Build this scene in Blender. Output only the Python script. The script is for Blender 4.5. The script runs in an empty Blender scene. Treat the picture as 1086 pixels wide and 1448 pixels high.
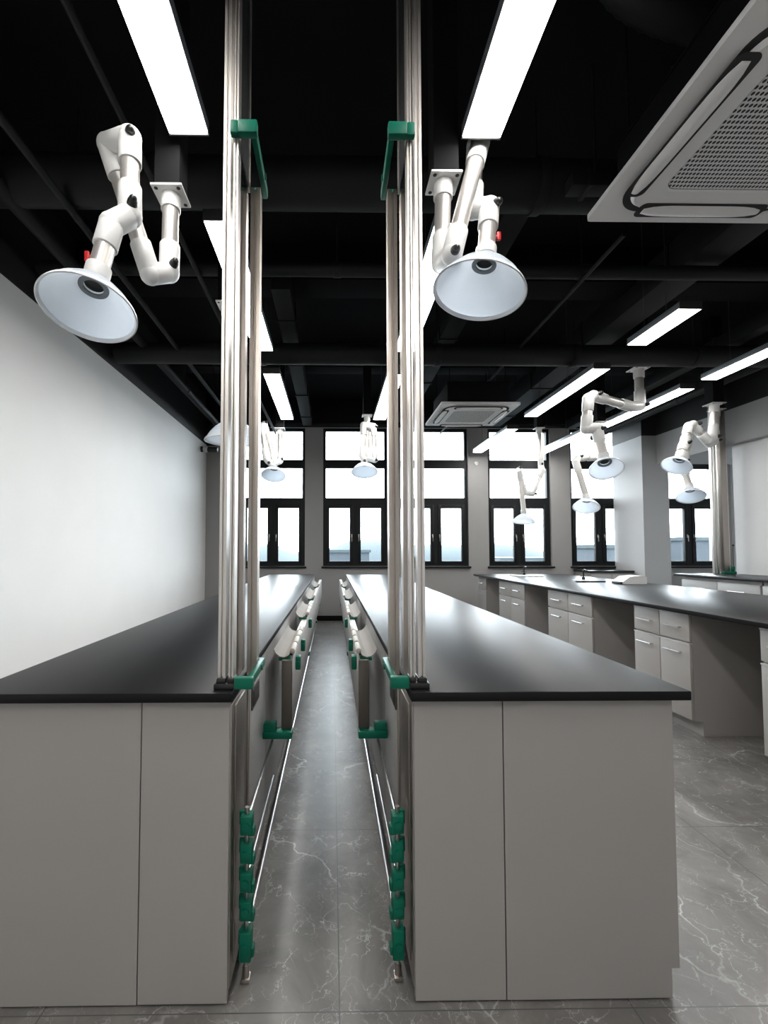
import bpy, bmesh, math, random
from mathutils import Vector, Matrix
random.seed(7)
S = bpy.context.scene
C = S.collection
# ------------------------------------------------------------------ camera
cam_d = bpy.data.cameras.new('camera'); cam = bpy.data.objects.new('camera', cam_d); C.objects.link(cam)
cam.location = (0, 0, 1.245)
cam.rotation_euler = (math.radians(92.4), 0, math.radians(-0.8))
cam_d.sensor_width = 36; cam_d.lens = 643 / 1448 * 36
cam_d.shift_x = 64 / 1448; cam_d.shift_y = 27 / 1448
cam_d.clip_start = 0.02; cam_d.clip_end = 2000
S.camera = cam
# ------------------------------------------------------------------ world, exposure
S.view_settings.view_transform = 'Standard'; S.view_settings.look = 'None'
S.view_settings.gamma = 1.0; S.view_settings.exposure = 1.0; S.view_settings.use_curve_mapping = False
S.cycles.use_denoising = True; S.cycles.denoising_prefilter = 'ACCURATE'
S.cycles.max_bounces = 10; S.cycles.diffuse_bounces = 6; S.cycles.transparent_max_bounces = 16
S.cycles.sample_clamp_indirect = 6; S.cycles.caustics_reflective = False; S.cycles.caustics_refractive = False
SKY = 8.5          # overcast sky beyond the windows
STRIP = 13.0        # ceiling strip lights
w = bpy.data.worlds.new('world'); S.world = w; w.use_nodes = True
bg = w.node_tree.nodes['Background']; bg.inputs[0].default_value = (0.87, 0.945, 1.0, 1); bg.inputs[1].default_value = SKY
# ------------------------------------------------------------------ materials
def mat(name, col, rough=0.5, metal=0.0, noise=0.0, nscale=6.0, spec=0.5, coat=0.0, aniso=0.0, bump=0.0):
    m = bpy.data.materials.new(name); m.use_nodes = True
    nt = m.node_tree; b = nt.nodes['Principled BSDF']
    b.inputs['Base Color'].default_value = (*col, 1); b.inputs['Roughness'].default_value = rough
    b.inputs['Metallic'].default_value = metal; b.inputs['Specular IOR Level'].default_value = spec
    b.inputs['Coat Weight'].default_value = coat
    b.inputs['Anisotropic'].default_value = aniso
    if noise or bump:
        tc = nt.nodes.new('ShaderNodeTexCoord'); n = nt.nodes.new('ShaderNodeTexNoise')
        n.inputs['Scale'].default_value = nscale; n.inputs['Detail'].default_value = 5
        nt.links.new(tc.outputs['Object'], n.inputs['Vector'])
        if noise:
            r = nt.nodes.new('ShaderNodeMixRGB'); r.blend_type = 'MIX'
            r.inputs[1].default_value = (*[c * (1 - noise) for c in col], 1)
            r.inputs[2].default_value = (*[min(1, c * (1 + noise)) for c in col], 1)
            nt.links.new(n.outputs['Fac'], r.inputs[0]); nt.links.new(r.outputs[0], b.inputs['Base Color'])
        if bump:
            bp = nt.nodes.new('ShaderNodeBump'); bp.inputs['Strength'].default_value = bump; bp.inputs['Distance'].default_value = 0.01
            nt.links.new(n.outputs['Fac'], bp.inputs['Height']); nt.links.new(bp.outputs[0], b.inputs['Normal'])
    return m
def paint_wall(name, low, high, z, xlim=None):
    """wall paint: one colour below a painted line, black above it"""
    m = bpy.data.materials.new(name); m.use_nodes = True; nt = m.node_tree; b = nt.nodes['Principled BSDF']
    b.inputs['Roughness'].default_value = 0.65
    g = nt.nodes.new('ShaderNodeNewGeometry'); s = nt.nodes.new('ShaderNodeSeparateXYZ'); nt.links.new(g.outputs['Position'], s.inputs[0])
    c = nt.nodes.new('ShaderNodeMath'); c.operation = 'GREATER_THAN'; c.inputs[1].default_value = z; nt.links.new(s.outputs['Z'], c.inputs[0])
    fac = c.outputs[0]
    if xlim is not None:
        lx = nt.nodes.new('ShaderNodeMath'); lx.operation = 'LESS_THAN'; lx.inputs[1].default_value = xlim; nt.links.new(s.outputs['X'], lx.inputs[0])
        c2 = nt.nodes.new('ShaderNodeMath'); c2.operation = 'GREATER_THAN'; c2.inputs[1].default_value = 3.11; nt.links.new(s.outputs['Z'], c2.inputs[0])
        an = nt.nodes.new('ShaderNodeMath'); an.operation = 'MULTIPLY'; nt.links.new(lx.outputs[0], an.inputs[0]); nt.links.new(c2.outputs[0], an.inputs[1])
        mx = nt.nodes.new('ShaderNodeMath'); mx.operation = 'MAXIMUM'; nt.links.new(an.outputs[0], mx.inputs[0]); nt.links.new(fac, mx.inputs[1]); fac = mx.outputs[0]
    n = nt.nodes.new('ShaderNodeTexNoise'); n.inputs['Scale'].default_value = 2.5; nt.links.new(g.outputs['Position'], n.inputs['Vector'])
    l = nt.nodes.new('ShaderNodeMixRGB'); l.inputs[1].default_value = (*[q * .97 for q in low], 1); l.inputs[2].default_value = (*[min(1, q * 1.03) for q in low], 1)
    nt.links.new(n.outputs['Fac'], l.inputs[0])
    r = nt.nodes.new('ShaderNodeMixRGB'); nt.links.new(fac, r.inputs[0]); nt.links.new(l.outputs[0], r.inputs[1]); r.inputs[2].default_value = (*high, 1)
    nt.links.new(r.outputs[0], b.inputs['Base Color'])
    return m
def emit(name, col, st):
    m = bpy.data.materials.new(name); m.use_nodes = True; nt = m.node_tree
    nt.nodes.remove(nt.nodes['Principled BSDF']); e = nt.nodes.new('ShaderNodeEmission')
    e.inputs[0].default_value = (*col, 1); e.inputs[1].default_value = st
    nt.links.new(e.outputs[0], nt.nodes['Material Output'].inputs[0]); return m
def thin_glass(name, tint, refl=1.0, rough=0.0):
    m = bpy.data.materials.new(name); m.use_nodes = True; nt = m.node_tree
    nt.nodes.remove(nt.nodes['Principled BSDF'])
    t = nt.nodes.new('ShaderNodeBsdfTransparent'); t.inputs[0].default_value = (*tint, 1)
    g = nt.nodes.new('ShaderNodeBsdfGlossy'); g.inputs['Roughness'].default_value = rough
    f = nt.nodes.new('ShaderNodeFresnel'); f.inputs[0].default_value = 1.45
    k = nt.nodes.new('ShaderNodeMath'); k.operation = 'MULTIPLY'; k.inputs[1].default_value = refl; nt.links.new(f.outputs[0], k.inputs[0])
    x = nt.nodes.new('ShaderNodeMixShader'); nt.links.new(k.outputs[0], x.inputs[0]); nt.links.new(t.outputs[0], x.inputs[1]); nt.links.new(g.outputs[0], x.inputs[2])
    nt.links.new(x.outputs[0], nt.nodes['Material Output'].inputs[0]); return m
def hood_plastic(name):
    m = bpy.data.materials.new(name); m.use_nodes = True; nt = m.node_tree
    b = nt.nodes['Principled BSDF']; b.inputs['Base Color'].default_value = (.88, .92, .97, 1); b.inputs['Roughness'].default_value = .22
    t = nt.nodes.new('ShaderNodeBsdfTranslucent'); t.inputs[0].default_value = (.92, .96, 1.0, 1)
    n = nt.nodes.new('ShaderNodeTexNoise'); n.inputs['Scale'].default_value = 3
    r = nt.nodes.new('ShaderNodeMapRange'); r.inputs['To Min'].default_value = .58; r.inputs['To Max'].default_value = .66
    nt.links.new(n.outputs['Fac'], r.inputs['Value'])
    x = nt.nodes.new('ShaderNodeMixShader'); nt.links.new(r.outputs[0], x.inputs[0])
    nt.links.new(b.outputs[0], x.inputs[1]); nt.links.new(t.outputs[0], x.inputs[2])
    nt.links.new(x.outputs[0], nt.nodes['Material Output'].inputs[0]); return m
def marble_floor():
    m = bpy.data.materials.new('marble_tile'); m.use_nodes = True; nt = m.node_tree; b = nt.nodes['Principled BSDF']
    L = nt.links.new; N = nt.nodes.new
    g = N('ShaderNodeNewGeometry')
    # cloudy base
    n1 = N('ShaderNodeTexNoise'); n1.inputs['Scale'].default_value = 3.2; n1.inputs['Detail'].default_value = 9; n1.inputs['Roughness'].default_value = .68; n1.inputs['Distortion'].default_value = .6; L(g.outputs['Position'], n1.inputs['Vector'])
    cr = N('ShaderNodeValToRGB'); cr.color_ramp.elements[0].position = .3; cr.color_ramp.elements[0].color = (.095, .089, .084, 1); cr.color_ramp.elements[1].position = .72; cr.color_ramp.elements[1].color = (.27, .255, .24, 1); L(n1.outputs['Fac'], cr.inputs[0])
    # veins: distorted voronoi edges, two sizes
    out = cr.outputs[0]
    for sc, dist, wid, amt, rot in ((2.0, .55, .010, .7, .5), (4.6, .35, .010, .6, 1.2), (10.0, .2, .016, .45, 2.1)):
        nz = N('ShaderNodeTexNoise'); nz.inputs['Scale'].default_value = sc * 1.3; nz.inputs['Detail'].default_value = 5; L(g.outputs['Position'], nz.inputs['Vector'])
        va = N('ShaderNodeVectorMath'); va.operation = 'SCALE'; va.inputs['Scale'].default_value = dist; L(nz.outputs['Color'], va.inputs[0])
        ad = N('ShaderNodeVectorMath'); ad.operation = 'ADD'; L(g.outputs['Position'], ad.inputs[0]); L(va.outputs[0], ad.inputs[1])
        mp = N('ShaderNodeMapping'); mp.inputs['Rotation'].default_value = (0, 0, rot); mp.inputs['Scale'].default_value = (1, .45, 1); L(ad.outputs[0], mp.inputs['Vector'])
        v = N('ShaderNodeTexVoronoi'); v.feature = 'DISTANCE_TO_EDGE'; v.inputs['Scale'].default_value = sc; L(mp.outputs[0], v.inputs['Vector'])
        mr = N('ShaderNodeMapRange'); mr.inputs['From Min'].default_value = 0; mr.inputs['From Max'].default_value = wid; mr.inputs['To Min'].default_value = 1; mr.inputs['To Max'].default_value = 0; L(v.outputs['Distance'], mr.inputs['Value'])
        nm = N('ShaderNodeTexNoise'); nm.inputs['Scale'].default_value = 1.7 * sc; nm.inputs['Detail'].default_value = 3; L(g.outputs['Position'], nm.inputs['Vector'])
        mr2 = N('ShaderNodeMapRange'); mr2.inputs['From Min'].default_value = .40; mr2.inputs['From Max'].default_value = .64; L(nm.outputs['Fac'], mr2.inputs['Value'])
        mu = N('ShaderNodeMath'); mu.operation = 'MULTIPLY'; L(mr.outputs[0], mu.inputs[0]); L(mr2.outputs[0], mu.inputs[1])
        ms = N('ShaderNodeMath'); ms.operation = 'MULTIPLY'; ms.inputs[1].default_value = amt; L(mu.outputs[0], ms.inputs[0])
        mix = N('ShaderNodeMixRGB'); L(ms.outputs[0], mix.inputs[0]); L(out, mix.inputs[1]); mix.inputs[2].default_value = (.78, .77, .76, 1); out = mix.outputs[0]
    # tile joints every 0.8 m
    sp = N('ShaderNodeSeparateXYZ'); L(g.outputs['Position'], sp.inputs[0]); js = []
    for ax, off in (('X', -.02), ('Y', -1.28)):
        a = N('ShaderNodeMath'); a.operation = 'ADD'; a.inputs[1].default_value = off + 80; L(sp.outputs[ax], a.inputs[0])
        pm = N('ShaderNodeMath'); pm.operation = 'PINGPONG'; pm.inputs[1].default_value = .4; L(a.outputs[0], pm.inputs[0])
        lt = N('ShaderNodeMath'); lt.operation = 'LESS_THAN'; lt.inputs[1].default_value = .0018; L(pm.outputs[0], lt.inputs[0]); js.append(lt)
    mxx = N('ShaderNodeMath'); mxx.operation = 'MAXIMUM'; L(js[0].outputs[0], mxx.inputs[0]); L(js[1].outputs[0], mxx.inputs[1])
    mix = N('ShaderNodeMixRGB'); L(mxx.outputs[0], mix.inputs[0]); L(out, mix.inputs[1]); mix.inputs[2].default_value = (.07, .07, .07, 1)
    L(mix.outputs[0], b.inputs['Base Color'])
    b.inputs['Roughness'].default_value = .36; b.inputs['Specular IOR Level'].default_value = .8
    return m
def grille_mat():
    m = bpy.data.materials.new('perforated_grille'); m.use_nodes = True; nt = m.node_tree; b = nt.nodes['Principled BSDF']
    L = nt.links.new; N = nt.nodes.new
    tc = N('ShaderNodeTexCoord'); mp = N('ShaderNodeMapping'); mp.inputs['Scale'].default_value = (58, 44, 0); L(tc.outputs['Object'], mp.inputs['Vector'])
    sp = N('ShaderNodeSeparateXYZ'); L(mp.outputs[0], sp.inputs[0])
    rw = N('ShaderNodeMath'); rw.operation = 'FLOOR'; L(sp.outputs['Y'], rw.inputs[0])
    hf = N('ShaderNodeMath'); hf.operation = 'MULTIPLY'; hf.inputs[1].default_value = .5; L(rw.outputs[0], hf.inputs[0])
    xs = N('ShaderNodeMath'); xs.operation = 'ADD'; L(sp.outputs['X'], xs.inputs[0]); L(hf.outputs[0], xs.inputs[1])
    ds = []
    for o in (xs.outputs[0], sp.outputs['Y']):
        fr = N('ShaderNodeMath'); fr.operation = 'FRACT'; L(o, fr.inputs[0])
        sb = N('ShaderNodeMath'); sb.operation = 'SUBTRACT'; sb.inputs[1].default_value = .5; L(fr.outputs[0], sb.inputs[0])
        pw = N('ShaderNodeMath'); pw.operation = 'MULTIPLY'; L(sb.outputs[0], pw.inputs[0]); L(sb.outputs[0], pw.inputs[1]); ds.append(pw)
    sm = N('ShaderNodeMath'); sm.operation = 'ADD'; L(ds[0].outputs[0], sm.inputs[0]); L(ds[1].outputs[0], sm.inputs[1])
    lt = N('ShaderNodeMath'); lt.operation = 'LESS_THAN'; lt.inputs[1].default_value = .115; L(sm.outputs[0], lt.inputs[0])
    mx = N('ShaderNodeMixRGB'); L(lt.outputs[0], mx.inputs[0]); mx.inputs[1].default_value = (.88, .87, .86, 1); mx.inputs[2].default_value = (.02, .02, .02, 1)
    L(mx.outputs[0], b.inputs['Base Color']); b.inputs['Roughness'].default_value = .5
    return m

BLK = (.006, .006, .0065)
M = dict(
    black=mat('black_paint', BLK, .8, noise=.2, nscale=3, spec=.12),
    soot=mat('black_duct_paint', (.010, .0105, .011), .6, noise=.25, nscale=4, spec=.25),
    floor=marble_floor(),
    wall_left=paint_wall('white_wall_paint', (.93, .925, .91), BLK, 3.12),
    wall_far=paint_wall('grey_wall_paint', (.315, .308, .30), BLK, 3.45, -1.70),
    wall_grey=paint_wall('grey_wall_paint_low_line', (.42, .42, .42), BLK, 3.12),
    wall_white=paint_wall('white_wall_paint_high', (.74, .74, .74), BLK, 3.12),
    top=mat('black_resin', (.012, .012, .013), .34, noise=.1, nscale=30, spec=.12),
    panel=mat('grey_laminate', (.385, .365, .345), .42, noise=.03, nscale=2.0),
    panel_light=mat('light_grey_laminate', (.52, .51, .50), .38, noise=.03, nscale=2.0),
    shadow_gap=mat('dark_gap', (.03, .03, .03), .8, noise=.1),
    alu=mat('anodised_aluminium', (.78, .74, .70), .36, metal=1),
    alu_dark=mat('champagne_aluminium', (.56, .50, .445), .36, metal=1),
    steel=mat('brushed_steel', (.42, .38, .345), .36, metal=1, noise=.04, nscale=1),
    bronze=mat('dark_bronze', (.12, .105, .092), .42, metal=.5, noise=.05, nscale=3),
    chrome=mat('chrome', (.55, .55, .55), .28, metal=1, noise=.03),
    tube=mat('arm_tube_aluminium', (.80, .76, .72), .33, metal=.75, noise=.03, nscale=10),
    white=mat('white_plastic', (.74, .73, .71), .35, noise=.02, nscale=5),
    hood=hood_plastic('frosted_hood'), rim=mat('clear_rim', (.93, .95, .97), .18, noise=.02, nscale=4),
    rubber=mat('black_plastic', (.012, .012, .012), .3, noise=.2),
    green=mat('green_plastic', (.002, .14, .085), .45, noise=.12, nscale=9, spec=.25),
    red=mat('red_plastic', (.55, .02, .02), .35, noise=.1),
    glass=thin_glass('window_glass', (.97, .985, .99), .55),
    pglass=thin_glass('partition_glass', (.55, .60, .60), 3.0, .08),
    frame=mat('charcoal_frame', (.008, .009, .010), .5, noise=.15, spec=.25),
    housing=mat('lamp_housing', (.22, .24, .26), .4, metal=.3, noise=.06),
    dark_housing=mat('lamp_end_cap', (.03, .03, .03), .5, noise=.1),
    diffuser=emit('lamp_diffuser', (1.0, .985, .96), STRIP),
    ac=mat('ac_plastic', (.95, .935, .92), .38, noise=.02, nscale=4),
    grille=grille_mat(),
    tray=mat('tray_steel', (.24, .215, .19), .65, metal=0, spec=.15, noise=.08, nscale=9),
    cream=mat('cream_tube', (.50, .47, .42), .6, noise=.05),
    hill=mat('hazy_woodland', (.013, .022, .026), .9, noise=.35, nscale=.06),
    ground=mat('hazy_ground', (.015, .023, .025), .9, noise=.3, nscale=.05),
    block=mat('far_concrete', (.012, .019, .026), .8, noise=.15, nscale=.4),
    ceramic=mat('white_ceramic', (.78, .78, .77), .25, noise=.03),
)
# ------------------------------------------------------------------ helpers
ORG = {}
class MB:
    def __init__(self): self.bm = bmesh.new()
    def _bev(self, verts, bev, seg=2):
        if bev:
            es = list({e for v in verts for e in v.link_edges})
            bmesh.ops.bevel(self.bm, geom=es, offset=bev, segments=seg, affect='EDGES', profile=.5)
    def box(self, x0, x1, y0, y1, z0, z1, bev=0):
        x0, x1 = sorted((x0, x1)); y0, y1 = sorted((y0, y1)); z0, z1 = sorted((z0, z1))
        r = bmesh.ops.create_cube(self.bm, size=1, matrix=Matrix.Translation(((x0+x1)/2, (y0+y1)/2, (z0+z1)/2)) @ Matrix.Diagonal((x1-x0, y1-y0, z1-z0, 1)))
        self._bev(r['verts'], bev); return self
    def cyl(self, A, B, r, r2=None, n=24, bev=0):
        A, B = Vector(A), Vector(B); d = B - A
        q = d.to_track_quat('Z', 'Y').to_matrix().to_4x4()
        k = bmesh.ops.create_cone(self.bm, cap_ends=True, segments=n, radius1=r, radius2=r if r2 is None else r2, depth=d.length, matrix=Matrix.Translation((A+B)/2) @ q)
        if bev:
            es = [e for e in {e for v in k['verts'] for e in v.link_edges} if abs((e.verts[0].co-e.verts[1].co).normalized().dot(d.normalized())) < .3]
            bmesh.ops.bevel(self.bm, geom=es, offset=bev, segments=2, affect='EDGES', profile=.5)
        return self
    def ball(self, c, r, sc=(1, 1, 1), n=20, q=None):
        m = Matrix.Translation(c) @ (q.to_matrix().to_4x4() if q else Matrix()) @ Matrix.Diagonal((*sc, 1))
        bmesh.ops.create_uvsphere(self.bm, u_segments=n, v_segments=max(8, n//2), radius=r, matrix=m); return self
    def lathe(self, prof, c, axis, n=48, closed=False):
        q = Vector(axis).normalized().to_track_quat('Z', 'Y').to_matrix(); c = Vector(c); rings = []
        for r, z in prof:
            rings.append([self.bm.verts.new(c + q @ Vector((r*math.cos(2*math.pi*i/n), r*math.sin(2*math.pi*i/n), z))) for i in range(n)])
        prs = list(zip(rings, rings[1:])) + ([(rings[-1], rings[0])] if closed else [])
        for a, b in prs:
            for i in range(n): self.bm.faces.new((a[i], a[(i+1) % n], b[(i+1) % n], b[i]))
        return self
    def path(self, pts, r, n=12):
        pts = [Vector(p) for p in pts]; rings = []; up = Vector((.13, .21, .97)).normalized()
        for i, p in enumerate(pts):
            t = (pts[min(i+1, len(pts)-1)] - pts[max(i-1, 0)]).normalized()
            a = t.cross(up)
            if a.length < .05: a = t.cross(Vector((1, 0, 0)))
            a.normalize(); b = t.cross(a).normalized()
            rr = r[i] if isinstance(r, (list, tuple)) else r
            rings.append([self.bm.verts.new(p + rr*(a*math.cos(2*math.pi*k/n) + b*math.sin(2*math.pi*k/n))) for k in range(n)])
        for u, v in zip(rings, rings[1:]):
            for k in range(n): self.bm.faces.new((u[k], u[(k+1) % n], v[(k+1) % n], v[k]))
        self.bm.faces.new(rings[0][::-1]); self.bm.faces.new(rings[-1]); return self
    def prism(self, poly, fn, a, b):
        """closed polygon (list of 2-D points) swept from a to b; fn(u, v, t) -> xyz"""
        A = [self.bm.verts.new(fn(u, v, a)) for u, v in poly]; B = [self.bm.verts.new(fn(u, v, b)) for u, v in poly]; n = len(poly)
        for i in range(n): self.bm.faces.new((A[i], A[(i+1) % n], B[(i+1) % n], B[i]))
        self.bm.faces.new(A[::-1]); self.bm.faces.new(B); return self
    def build(self, name, m, parent=None, origin=None, smooth=True):
        bm = self.bm; bmesh.ops.recalc_face_normals(bm, faces=bm.faces[:])
        cs = [v.co for v in bm.verts]
        lo = Vector([min(c[i] for c in cs) for i in range(3)]); hi = Vector([max(c[i] for c in cs) for i in range(3)])
        o = Vector(origin) if origin is not None else (lo + hi) / 2
        if origin is None and parent is None: o.z = lo.z
        bmesh.ops.translate(bm, verts=bm.verts[:], vec=-o)
        me = bpy.data.meshes.new(name); bm.to_mesh(me); bm.free(); me.materials.append(M[m] if isinstance(m, str) else m)
        if smooth:
            for p in me.polygons: p.use_smooth = True
            me.set_sharp_from_angle(angle=math.radians(35))
        ob = bpy.data.objects.new(name, me); C.objects.link(ob)
        if parent is not None: ob.parent = parent; ob.location = o - ORG[parent.name]
        else: ob.location = o
        ORG[ob.name] = o
        return ob
def rrect(w, h, r, n=8):
    p = []
    for cx, cy, a0 in ((w/2-r, h/2-r, 0), (-w/2+r, h/2-r, 90), (-w/2+r, -h/2+r, 180), (w/2-r, -h/2+r, 270)):
        for i in range(n+1):
            a = math.radians(a0 + 90*i/n); p.append((cx + r*math.cos(a), cy + r*math.sin(a)))
    return p
def tag(o, label, cat, group=None):
    o['label'] = label; o['category'] = cat
    if group: o['group'] = group
    return o
def thing(name, loc, label, cat, group=None):
    o = bpy.data.objects.new(name, None); C.objects.link(o); o.empty_display_size = .1; o.location = loc
    ORG[o.name] = Vector(loc); return tag(o, label, cat, group)
def struct(o): o['kind'] = 'structure'; return o
def dup(root, loc, label, group=None):
    r = root.copy(); C.objects.link(r); r.location = loc; r['label'] = label; ORG[r.name] = Vector(loc)
    if group: r['group'] = group
    for ch in list(root.children):
        c = ch.copy(); C.objects.link(c); c.parent = r
        for g in list(ch.children):
            d = g.copy(); C.objects.link(d); d.parent = c
    return r

# ================================================================== SETTING
CEIL = 3.95; YW = 8.09; YN = -2.6; XL = -2.25
struct(MB().box(XL-.1, 7.4, YN, YW+.3, -.1, 0).build('floor', 'floor', smooth=False))
struct(MB().box(XL-.1, 7.4, YN, YW+.3, CEIL, CEIL+.1).build('ceiling', 'black', smooth=False))
struct(MB().box(XL-.1, XL, YN, YW+.3, 0, CEIL).build('wall_left', 'wall_left', smooth=False))
struct(MB().box(XL-.1, 7.4, YN-.1, YN, 0, CEIL).build('wall_near', 'wall_white', smooth=False))
WX = [(-1.64, -.49), (-.165, .985), (1.285, 2.435), (2.80, 3.93), (4.285, 5.40), (5.92, 7.03)]
ZS, ZT = .96, 3.445
wb = MB(); xs = [XL] + [v for p in WX for v in p] + [7.4]
for i in range(0, len(xs), 2): wb.box(xs[i], xs[i+1], YW, YW+.3, 0, CEIL)
for a, b in WX: wb.box(a, b, YW, YW+.3, 0, ZS); wb.box(a, b, YW, YW+.3, ZT, CEIL)
bmesh.ops.remove_doubles(wb.bm, verts=wb.bm.verts[:], dist=1e-4)
struct(wb.build('wall_far', 'wall_far', smooth=False))
struct(MB().box(5.40, 7.3, YN, 6.02, 0, CEIL).build('wall_right', 'wall_white', smooth=False))
struct(MB().box(7.2, 7.3, 6.02, YW, 0, CEIL).build('wall_alcove', 'wall_white', smooth=False))
struct(MB().box(5.06, 5.49, 7.31, YW-.004, 0, CEIL).build('wall_pillar', 'wall_grey', smooth=False))
struct(MB().box(5.30, 5.398, YN, 6.02, 2.65, CEIL).box(5.30, 7.198, 6.022, 7.305, 2.65, CEIL).build('wall_bulkhead', 'wall_grey', smooth=False))
bb = MB().box(XL, 5.05, YW-.014, YW-.001, .002, .09, .002)
struct(bb.build('baseboard_far', 'black'))
struct(MB().box(XL+.001, XL+.014, YN, YW-.02, .002, .09, .002).build('baseboard_left', 'black'))
struct(MB().box(XL+.002, 7.39, YW-.09, YW-.002, 3.50, CEIL-.002, .004).build('trim_1', 'black'))

def window(i, x0, x1):
    ya, yb = YW+.05, YW+.12; f = .05
    m = MB()
    m.box(x0, x0+f, ya, yb, ZS, ZT).box(x1-f, x1, ya, yb, ZS, ZT).box(x0+f, x1-f, ya, yb, ZT-f, ZT).box(x0+f, x1-f, ya, yb, ZS, ZS+.045)
    m.box(x0+f, x1-f, ya, yb, 2.725, 2.875).box(x0+f, x1-f, ya, yb, 2.06, 2.185)
    xc = (x0+x1)/2; m.box(xc-.035, xc+.035, ya, yb, ZS+.045, 2.06)
    o = struct(m.build('window_%d' % i, 'frame', smooth=False))
    for za, zb in ((2.875, ZT-f), (2.185, 2.725)):
        MB().box(x0+f, x1-f, ya+.03, ya+.036, za, zb).build('pane', 'glass', o, smooth=False)
    for a, b, hx in ((x0+f, xc-.035, xc-.062), (xc+.035, x1-f, xc+.062)):
        s = MB(); k = .064; za, zb = ZS+.045, 2.06
        s.box(a, a+k, ya-.012, yb-.02, za, zb, .003).box(b-k, b, ya-.012, yb-.02, za, zb, .003).box(a+k, b-k, ya-.012, yb-.02, zb-k, zb, .003).box(a+k, b-k, ya-.012, yb-.02, za, za+k*.7, .003)
        so = s.build('casement', 'frame', o)
        MB().box(a+k, b-k, ya+.02, ya+.026, za+k*.7, zb-k).build('pane', 'glass', so, smooth=False)
        h = MB().box(hx-.010, hx+.010, ya-.020, ya-.0125, 1.47, 1.53, .003).cyl((hx, ya-.020, 1.50), (hx, ya-.04, 1.50), .006, n=12).box(hx-.006, hx+.006, ya-.048, ya-.036, 1.40, 1.51, .003)
        h.build('casement_handle', 'steel', so)
    MB().box(x0-.03, x1+.03 if i != 5 else 5.05, YW-.05, YW-.0015, ZS-.035, ZS-.002, .006).build('sill', 'frame', o)
    return o
for i, (a, b) in enumerate(WX): window(i+1, a, b)
for i, (a, b) in enumerate(WX):          # daylight portals: sampling guides in the window openings
    ld = bpy.data.lights.new('daylight', 'AREA'); ld.shape = 'RECTANGLE'; ld.size = b-a; ld.size_y = ZT-ZS; ld.cycles.is_portal = True
    lo = bpy.data.objects.new('daylight', ld); C.objects.link(lo); lo.location = ((a+b)/2, YW+.2, (ZS+ZT)/2); lo.rotation_euler = (math.radians(-90), 0, 0)

# ------------------------------------------------------------------ outside
gr = bmesh.new(); bmesh.ops.create_grid(gr, x_segments=2, y_segments=2, size=900, matrix=Matrix.Translation((0, 900, -14)))
g = MB(); g.bm.free(); g.bm = gr; struct(g.build('trim_2', 'ground', smooth=False)); bpy.data.objects['trim_2'].name = 'floor_outside'
def hill(x0, x1, y, zb, prof, label):
    m = MB(); n = 48; rows = []
    for j in range(7):
        t = j/6; rows.append([m.bm.verts.new((x0+(x1-x0)*i/n, y+90*t, -14 + (zb+14+prof(i/n))*math.sin(math.pi*min(1, .08+t*.92)/1.0) if 0 < j < 6 else -14)) for i in range(n+1)])
    for a, b in zip(rows, rows[1:]):
        for i in range(n): m.bm.faces.new((a[i], a[i+1], b[i+1], b[i]))
    return tag(m.build('hill', 'hill'), label, 'hill', 'hazy hills beyond the windows')
hill(-75, 26, 150, 4.2, lambda t: 2.4*math.sin(7*t+.6)+1.2*math.sin(17*t)+.5*math.sin(41*t), 'hazy blue wooded hill outside the windows behind the two long benches')
hill(34, 190, 170, 2.6, lambda t: 2.0*math.sin(9*t)+.9*math.sin(23*t+1), 'low hazy hill seen through the windows behind the sink bench')
def far_block(x, y, w_, d, h, label):
    t = thing('office_block', (x, y, -14), label, 'building', 'far buildings beyond the windows')
    MB().box(x-w_/2, x+w_/2, y-d/2, y+d/2, -14, h).build('facade', 'block', t, smooth=False)
    MB().box(x-w_/2-.3, x+w_/2+.3, y-d/2-.3, y+d/2+.3, h, h+.5).build('roof', 'hill', t, smooth=False)
far_block(29.5, 72, 9, 10, -.4, 'dark low far building in the window left of the hanging backlit arm')
far_block(38.8, 66, 6.5, 10, 1.5, 'tall blue-grey far building in the window left of the wall pillar')
far_block(54, 70, 9, 12, 2.6, 'pale far building in the window right of the wall pillar')
far_block(2.8, 88, 8, 8, .8, 'teal far building in the window at the end of the aisle')

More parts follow.
